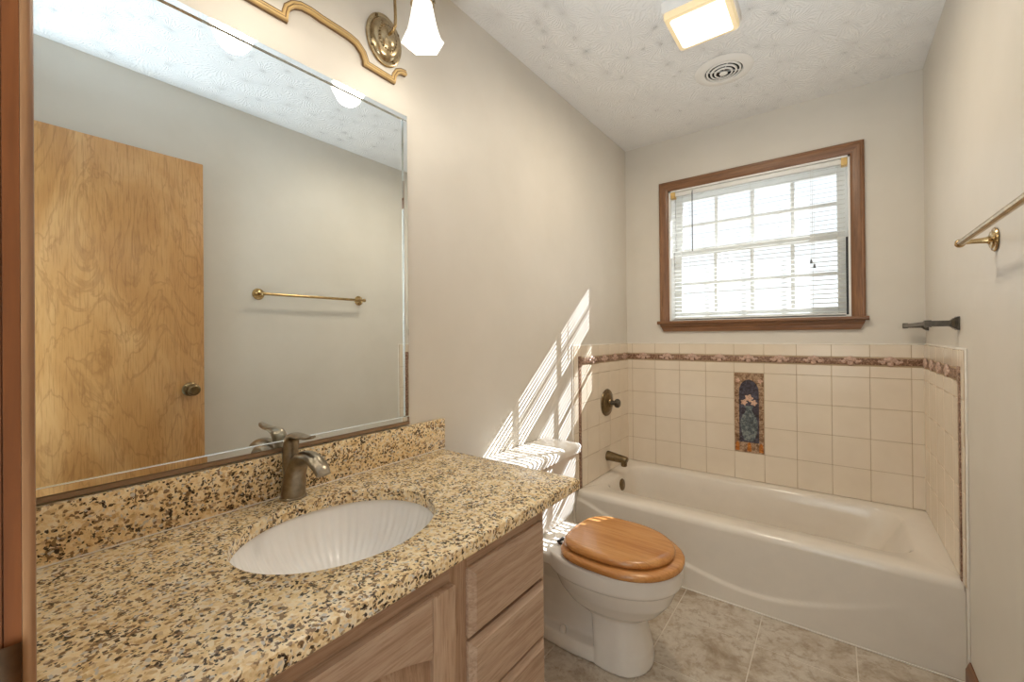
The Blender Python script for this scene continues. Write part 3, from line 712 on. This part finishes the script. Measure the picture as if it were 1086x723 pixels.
def sconce(y, label):
    X0 = .0122
    s = thing('wall_sconce', label, 'lamp', (X0, y, 2.155), 'glass shade sconces on the scalloped board')
    c = (X0, y, 2.155)
    b = B(); lathe(b, [(.001, 0), (.080, 0), (.082, .003), (.080, .008), (.074, .010), (.068, .009), (.066, .012), (.060, .019), (.050, .023), (.040, .024), (.037, .027), (.030, .031), (.016, .035), (.001, .036)], 48, at(c, 'x'), sx=1.0, sy=.80)
    for k in range(22):
        a = 2*PI*k/22; t = bmesh.new(); bmesh.ops.create_icosphere(t, subdivisions=1, radius=.0032)
        join(b, t, Matrix.Translation((X0+.026, y+.80*.039*math.sin(a), 2.155+.039*math.cos(a))))
    pr_ = obj('back_plate', b, M['rosette'], s)
    for k in (0.25, 1.25, 2.25, 3.25):
        a = PI/2*k+.6; b = B(); lathe(b, [(.0045, 0), (.0045, .003), (.003, .005), (.001, .005)], 10, at((X0+.0085, y+.80*.0725*math.sin(a), 2.155+.0725*math.cos(a)), 'x'))
        obj('screw', b, M['darkbrass'], pr_)
    sx_ = .200; ys = y
    b = B(); path = catmull([(X0+.034, y, 2.163), (X0+.050, y, 2.166), (X0+.060, y, 2.178), (X0+.062, y, 2.205), (X0+.060, y, 2.265), (X0+.066, y, 2.320), (X0+.085, y, 2.352), (X0+.125, y, 2.366), (sx_-.018, y, 2.350), (sx_, ys, 2.290), (sx_, ys, 2.228)], 6)
    sweep(b, path, .0048, Vector((0, 1, 0)), 12); obj('arm', b, M['brass'], s)
    b = B(); lathe(b, [(.006, .048), (.012, .044), (.014, .030), (.024, .020), (.032, .012), (.0345, .0), (.032, 0), (.030, .010), (.001, .012)], 28, at((sx_, ys, 2.181))); hd_ = obj('shade_holder', b, M['rosette'], s)
    for k in range(3):
        a = 2*PI*k/3+.5; b = B(); lathe(b, [(.003, 0), (.003, .006), (.005, .007), (.005, .010), (.001, .010)], 8, Matrix.Translation((sx_, ys, 2.186)) @ Matrix.Rotation(a, 4, 'Z') @ Matrix.Translation((.029, 0, 0)) @ AX['x'])
        obj('thumb_screw', b, M['darkbrass'], hd_)
    b = B(); o_ = [(.027, .128), (.030, .110), (.0345, .085), (.040, .058), (.046, .034), (.0535, .013), (.0635, .0)]
    i_ = [(r-.004, z) for r, z in o_[::-1]]
    lathe(b, o_+i_, 6, Matrix.Translation((sx_, ys, 2.070)) @ Matrix.Rotation(math.radians(38), 4, 'Z'), cap0=False, cap1=False)
    obj('glass_shade', b, M['shade'], s, angle=10)
    b = B(); lathe(b, [(.013, .125), (.013, .090), (.020, .072), (.024, .055), (.020, .036), (.010, .028), (.001, .027)], 20, at((sx_, ys, 2.070))); obj('bulb', b, M['lens'], s)
    lamp('sconce_glow', 'POINT', (sx_, ys, 2.058), 1.2, (1.0, 0.92, 0.79), shadow_soft_size=.045)
sconce(-1.993, 'lit sconce with flared glass shade at the right end of the scalloped board')
sconce(yc0, 'lit sconce with flared glass shade at the middle of the scalloped board')
sconce(-2.697, 'lit sconce with flared glass shade at the left end of the scalloped board')

# ------------------------------------------------------------------ ceiling light and vent
lx0, lx1, ly0, ly1 = 0.640, 0.880, -1.185, -0.945
cl = thing('ceiling_light', 'square white ceiling light with glowing lens beside the round vent', 'lamp', ((lx0+lx1)/2, (ly0+ly1)/2, H-.0005))
b = B(); box(b, lx0, lx1, ly0, ly1, H-.046, H-.0008, .003); obj('housing', b, M['wmetal'], cl)
b = B(); g = .004
t = bmesh.new(); loft(t, [[Vector((*p, z)) for p in rrect(lx0+g+i_, lx1-g-i_, ly0+g+i_, ly1-g-i_, .014, 5, 2)] for z, i_ in ((H-.0462, 0), (H-.062, 0), (H-.070, .004), (H-.071, .010))]); join(b, t); obj('lens_rim', b, M['lens_edge'], cl)
b = B(); t = bmesh.new(); loft(t, [[Vector((*p, z)) for p in rrect(lx0+.024, lx1-.024, ly0+.024, ly1-.024, .012, 5, 2)] for z in (H-.0712, H-.0735)]); join(b, t); obj('lens', b, M['lens'], cl)
lamp('ceiling_light_glow', 'AREA', ((lx0+lx1)/2, (ly0+ly1)/2, H-.077), 8.6, (1.0, 0.87, 0.69), shape='SQUARE', size=.2)
vc = (0.745, -0.580)
vt_ = thing('ceiling_vent', 'round white ceiling vent with concentric rings in front of the ceiling light', 'vent', (*vc, H))
b = B(); lathe(b, [(.085, .0), (.128, .0), (.130, .002), (.122, .006), (.100, .009), (.090, .010), (.0845, .009), (.083, .002)], 56, at((*vc, H-.0008), '-z'), cap0=False, cap1=False)
bmesh.ops.bridge_loops if False else None
obj('flange', b, M['wmetal'], vt_)
b = B(); lathe(b, [(.001, 0), (.0825, 0), (.0825, .002), (.001, .002)], 40, at((*vc, H-.0006), '-z')); obj('throat', b, M['dark'], vt_)
b = B()
for r, h in ((.0735, .0075), (.0555, .0110), (.0375, .0145)): lathe(b, [(r-.0045, h), (r-.004, h+.002), (r+.0035, h+.001), (r+.0045, h-.003), (r+.003, h-.003), (r-.003, h)], 48, at((*vc, H), '-z'), cap0=False, cap1=False)
lathe(b, [(.018, .016), (.019, .018), (.015, .021), (.001, .022)], 28, at((*vc, H), '-z'), cap0=True)
for a in (0, PI/2):
    t = bmesh.new(); bmesh.ops.create_cube(t, size=1); join(b, t, Matrix.Translation((*vc, H-.006)) @ Matrix.Rotation(a+.45, 4, 'Z') @ Matrix.Diagonal((.160, .003, .004, 1)))
obj('vent_rings', b, M['wmetal'], vt_)

# ------------------------------------------------------------------ bathtub
TZ = 0.336
tb = thing('bathtub', 'built-in cream alcove bathtub with sculpted apron below the far tiled wall', 'bathtub', (W/2, -0.37, 0))
b = B()
def tr(x0, x1, y0, y1, r, z): return [Vector((x, y, z)) for x, y in rrect(x0, x1, y0, y1, r, 10, 16)]
ox0, ox1, oy1 = .0008, W-.0008, -.0008
R = [tr(ox0, ox1, -.733, oy1, .006, TZ-.060), tr(ox0, ox1, -.733, oy1, .006, TZ-.028), tr(ox0, ox1, -.729, oy1, .006, TZ-.012), tr(ox0, ox1, -.719, oy1, .006, TZ-.003), tr(ox0, ox1, -.705, oy1, .008, TZ),
     tr(.085, 1.425, -.612, -.080, .115, TZ), tr(.090, 1.418, -.605, -.086, .112, TZ-.005), tr(.097, 1.408, -.597, -.093, .108, TZ-.016), tr(.105, 1.385, -.588, -.102, .105, TZ-.06),
     tr(.120, 1.330, -.575, -.115, .10, TZ-.16), tr(.140, 1.260, -.560, -.130, .10, TZ-.24), tr(.175, 1.20, -.535, -.155, .09, TZ-.275), tr(.25, 1.12, -.48, -.21, .08, TZ-.285)]
loft(b, R, False, True)
# apron with a sculpted step
def step_z(x):
    P = [(.0, .30), (.2, .235), (.42, .155), (.578, .112), (.724, .082), (.876, .066), (1.015, .083), (1.202, .137), (1.392, .215), (1.524, .27)]
    for (xa, za), (xb, zb) in zip(P, P[1:]):
        if x <= xb: return za + (zb-za)*(x-xa)/(xb-xa)
    return P[-1][1]
nx, nz = 90, 46; grid = []
for i in range(nx+1):
    x = ox0 + (ox1-ox0)*i/nx; col_ = []
    sz = sum(step_z(min(max(x+d, 0), W)) for d in (-.06, -.03, 0, .03, .06))/5
    fade = max(0.0, min(1.0, (1.42-x)/.45)) 
    for k in range(nz+1):
        z = (TZ-.030)*(1-k/nz)
        s = max(0.0, min(1.0, (sz+.006-z)/.012)); s = s*s*(3-2*s)
        col_.append(b.verts.new((x, -.733 - .008*(1-z/TZ) - .009*s*fade, max(z, .0006))))
    grid.append(col_)
for i in range(nx):
    for k in range(nz): b.faces.new((grid[i][k], grid[i+1][k], grid[i+1][k+1], grid[i][k+1]))
obj('tub_shell', b, M['tub'], tb, angle=50)
b = B(); lathe(b, [(.001, 0), (.034, 0), (.036, .003), (.032, .008), (.022, .010), (.006, .010), (.001, .012)], 28, Matrix.Translation((.1035, -.352, TZ-.058)) @ AX['x'] @ Matrix.Rotation(-.12, 4, 'Y')); obj('overflow_plate', b, M['darkbrass'], tb)
b = B(); box(b, ox0, ox1, -.757, -.7515, .0004, .006, .002); obj('caulk_line', b, M['caulk'], tb)
b = B(); lathe(b, [(.001, 0), (.030, 0), (.030, .002), (.022, .004), (.001, .003)], 24, at((.30, -.345, TZ-.2848))); obj('drain', b, M['darkbrass'], tb)
sp = thing('tub_spout', 'aged brass tub spout projecting from the left tiled wall above the tub', 'tub spout', (.0095, -.352, .44))
b = B()
path = [(.0095, -.352, .441), (.012, -.352, .441), (.030, -.352, .441), (.080, -.352, .4365), (.118, -.352, .433), (.136, -.352, .431), (.1405, -.352, .430)]
sweep(b, path, [(.029, .030), (.031, .032), (.029, .029), (.026, .0255), (.024, .023), (.023, .0205), (.019, .015)], Vector((0, 1, 0)), 24)
obj('spout_body', b, M['darkbrass'], sp)
b = B(); lathe(b, [(.016, 0), (.0185, .003), (.0195, .030), (.017, .034)], 20, at((.119, -.352, .3935))); obj('outlet', b, M['darkbrass'], sp)
vv = thing('shower_valve', 'round aged brass valve plate with dark knob on the left tiled wall', 'faucet valve', (.0095, -.357, .778))
b = B(); lathe(b, [(.001, 0), (.083, 0), (.085, .003), (.082, .008), (.068, .010), (.064, .016), (.045, .024), (.030, .027), (.026, .034), (.001, .034)], 44, at((.0095, -.357, .778), 'x')); obj('valve_plate', b, M['darkbrass'], vv)
b = B(); lathe(b, [(.016, 0), (.014, .014), (.013, .020), (.024, .026), (.028, .034), (.028, .044), (.022, .052), (.001, .054)], 10, at((.0425, -.357, .778), 'x')); obj('valve_knob', b, M['pewter'], vv, angle=20)

# ------------------------------------------------------------------ toilet
ty = -1.312
to = thing('toilet', 'two-piece off-white toilet with closed wooden seat between the vanity and the tub', 'toilet', (.35, ty, 0))
def egg(xb, xf, w, z, n=64, pb=2.6, yo=0.0, xc=None):
    xc = xc if xc is not None else xb + (xf-xb)*.46; out = []
    for i in range(n):
        a = 2*PI*i/n; c, s = math.cos(a), math.sin(a)
        if c >= 0: x = xc + (xf-xc)*abs(c)**(2/2.1); y = w*math.copysign(abs(s)**(2/2.1), s)
        else: x = xc - (xc-xb)*abs(c)**(2/pb); y = w*math.copysign(abs(s)**(2/pb), s)
        out.append(Vector((x, ty+yo+y, z)))
    return out
b = B()
loft(b, [egg(.105, .628, .118, .001), egg(.105, .628, .118, .024), egg(.112, .622, .112, .044), egg(.120, .612, .104, .050)])                     # foot
loft(b, [egg(.435, .628, .1175, .001, pb=7), egg(.435, .622, .112, .06, pb=7), egg(.425, .604, .100, .13, pb=7), egg(.415, .594, .090, .19, pb=6), egg(.40, .60, .090, .25, pb=5)])   # front column
loft(b, [egg(.135, .50, .056, .03, pb=6), egg(.11, .50, .050, .12, pb=6), egg(.085, .52, .056, .22, pb=6), egg(.05, .54, .10, .31, pb=6), egg(.05, .54, .125, .345, pb=6)])           # trapway body
loft(b, [egg(.36, .60, .085, .165), egg(.31, .655, .125, .205), egg(.275, .695, .158, .255), egg(.255, .712, .174, .300), egg(.25, .716, .177, .318)])   # bowl
loft(b, [egg(.24, .722, .184, .314), egg(.232, .730, .189, .322), egg(.232, .732, .190, .372), egg(.236, .726, .186, .381)])   # rim
dk = lambda z, e: [Vector((x, y, z)) for x, y in rrect(.012+e, .36-e, ty-.150+e, ty+.150-e, .05, 8, 8)]
loft(b, [dk(.322, .012), dk(.330, 0), dk(.362, 0), dk(.368, .004)])          # deck below the tank
bo = obj('bowl', b, M['china'], to)
rm = bo.modifiers.new('remesh', 'REMESH'); rm.mode = 'VOXEL'; rm.voxel_size = .0045; rm.use_smooth_shade = True
sm = bo.modifiers.new('smooth', 'SMOOTH'); sm.factor = .5; sm.iterations = 5
def tank_ring(x0, x1, hw_, r, z): return [Vector((x, y, z)) for x, y in rrect(x0, x1, ty-hw_, ty+hw_, r, 8, 8)]
b = B(); loft(b, [tank_ring(.060, .170, .150, .04, .3695), tank_ring(.035, .190, .190, .045, .378), tank_ring(.022, .200, .212, .045, .405), tank_ring(.018, .204, .221, .04, .45), tank_ring(.016, .208, .225, .035, .662)])
obj('tank', b, M['china'], to, angle=50)
b = B(); loft(b, [tank_ring(.010, .216, .230, .03, .6630), tank_ring(.006, .224, .238, .03, .668), tank_ring(.005, .226, .240, .03, .692), tank_ring(.008, .222, .236, .03, .701), tank_ring(.020, .208, .222, .03, .7055), tank_ring(.05, .18, .19, .03, .7065)])
obj('tank_lid', b, M['china'], to, angle=50)
b = B(); lathe(b, [(.001, 0), (.014, 0), (.014, .006), (.006, .010), (.006, .016)], 16, at((.2085, ty-.16, .625), 'x')); sweep(b, [(.222, ty-.165, .626), (.226, ty-.12, .620), (.226, ty-.075, .612)], [(.006, .004), (.007, .004), (.008, .004)], Vector((0, 0, 1)), 12)
obj('flush_lever', b, M['chrome'], to)
def seat_ring(xb, xf, w, z, e, n=72): return egg(xb+e, xf-e, w-e, z, n, pb=3.4, xc=.52)
b = B()
inn = lambda z, e: egg(.395-e, .635+e, .108+e, z, 72, pb=2.2, xc=.52)
R = [seat_ring(.305, .737, .192, .3835, .006), seat_ring(.305, .737, .192, .389, 0), seat_ring(.305, .737, .192, .400, 0), seat_ring(.305, .737, .192, .4075, .008), inn(.4075, .004), inn(.398, 0), inn(.388, 0), inn(.3835, .004)]
R.append(R[0]); vs = [[b.verts.new(p) for p in r] for r in R[:-1]]; vs.append(vs[0])
for A, C in zip(vs, vs[1:]):
    for i in range(72): b.faces.new((A[i], A[(i+1) % 72], C[(i+1) % 72], C[i]))
obj('seat_ring', b, M['seat'], to, angle=50)
b = B(); lr = lambda z, e: egg(.312+e, .706-e, .168-e, z, 72, pb=3.4, xc=.50)
loft(b, [lr(.4125, .006), lr(.416, .001), lr(.424, 0), lr(.431, .004), lr(.4355, .012), lr(.437, .03)])
obj('seat_lid', b, M['seat'], to, angle=50)
for s in (-1, 1):
    b = B(); y = ty+s*.075
    lathe(b, [(.012, 0), (.012, .006), (.008, .009), (.008, .014)], 16, at((.286, y, .3695))); sweep(b, [(.278, y, .388), (.300, y, .402), (.330, y, .4105)], [(.010, .005), (.010, .005), (.009, .0015)], Vector((0, 1, 0)), 12); sweep(b, [(.290, y-.018, .396), (.290, y+.018, .396)], .006, Vector((0, 0, 1)), 12)
    obj('hinge', b, M['black'], to)
for s in (-1, 1):
    b = B(); lathe(b, [(.014, 0), (.0135, .010), (.011, .020), (.006, .025), (.001, .026)], 20, at((.305, ty+s*.088, .0485))); obj('bolt_cap', b, M['china'], to)

# ------------------------------------------------------------------ wall hardware
tw = thing('towel_bar', 'antique brass towel bar with round mounts on the right wall, seen in the mirror', 'towel bar', (W, -1.44, 1.455), None)
bz, bxx = 1.452, W-.070
for y in (-1.118, -1.762):
    b = B(); lathe(b, [(.001, 0), (.031, 0), (.033, .003), (.031, .006), (.024, .007), (.022, .011), (.014, .013), (.0095, .016), (.0085, .020), (.0075, .030), (.0065, .045), (.006, .060)], 32, at((W-.0006, y, bz+.006), '-x'))
    m_ = obj('mount', b, M['brass'], tw)
    b = B(); t = bmesh.new(); bmesh.ops.create_uvsphere(t, u_segments=20, v_segments=12, radius=.012); join(b, t, Matrix.Translation((bxx, y, bz+.004))); obj('end_cap', b, M['brass'], m_)
b = B(); sweep(b, [(bxx, -1.762, bz+.004), (bxx, -1.118, bz+.004)], .0085, Vector((0, 0, 1)), 24); obj('bar', b, M['brass'], tw)
t2 = thing('towel_bar', 'dark pewter square towel bar on the right wall over the tub tiles', 'towel bar', (W, -.36, 1.236))
for y in (-.672, -.062):
    b = B(); z = 1.236; t = bmesh.new()
    sq = lambda x, h, w_: [Vector((x, y+dy*w_, z+dz*h)) for dy, dz in ((-1, -1), (1, -1), (1, 1), (-1, 1))]
    loft(t, [sq(W-.0006, .024, .024), sq(W-.006, .024, .024), sq(W-.008, .021, .021), sq(W-.013, .019, .019), sq(W-.020, .0125, .0125), sq(W-.026, .0105, .0105), sq(W-.072, .0105, .0105), sq(W-.072, .0125, .0125), sq(W-.090, .0125, .0125), sq(W-.090, .008, .008)])
    join(b, t); obj('mount', b, M['pewter'], t2, angle=15)
b = B(); box(b, W-.0885, W-.0735, -.661, -.073, 1.2285, 1.2435, .0015, 1); obj('bar', b, M['pewter'], t2)
rg = thing('towel_ring', 'chrome towel ring on the near wall, half hidden by the door casing', 'towel ring', (.30, YN, 1.45))
rx = 0.345; 
b = B(); box(b, rx-.020, rx+.020, YN+.0005, YN+.012, 1.412, 1.462, .003); box(b, rx-.009, rx+.009, YN+.012, YN+.034, 1.427, 1.445, .003); obj('mount', b, M['chrome'], rg)
b = B(); rr = .086
pts = [(rx + rr*math.sin(2*PI*k/40)*.95, YN+.021+.012*math.sin(PI*k/40), 1.436-rr+rr*math.cos(2*PI*k/40)) for k in range(41)]
sweep(b, pts, .0045, Vector((0, 1, 0)), 12, False); obj('ring', b, M['chrome'], rg)
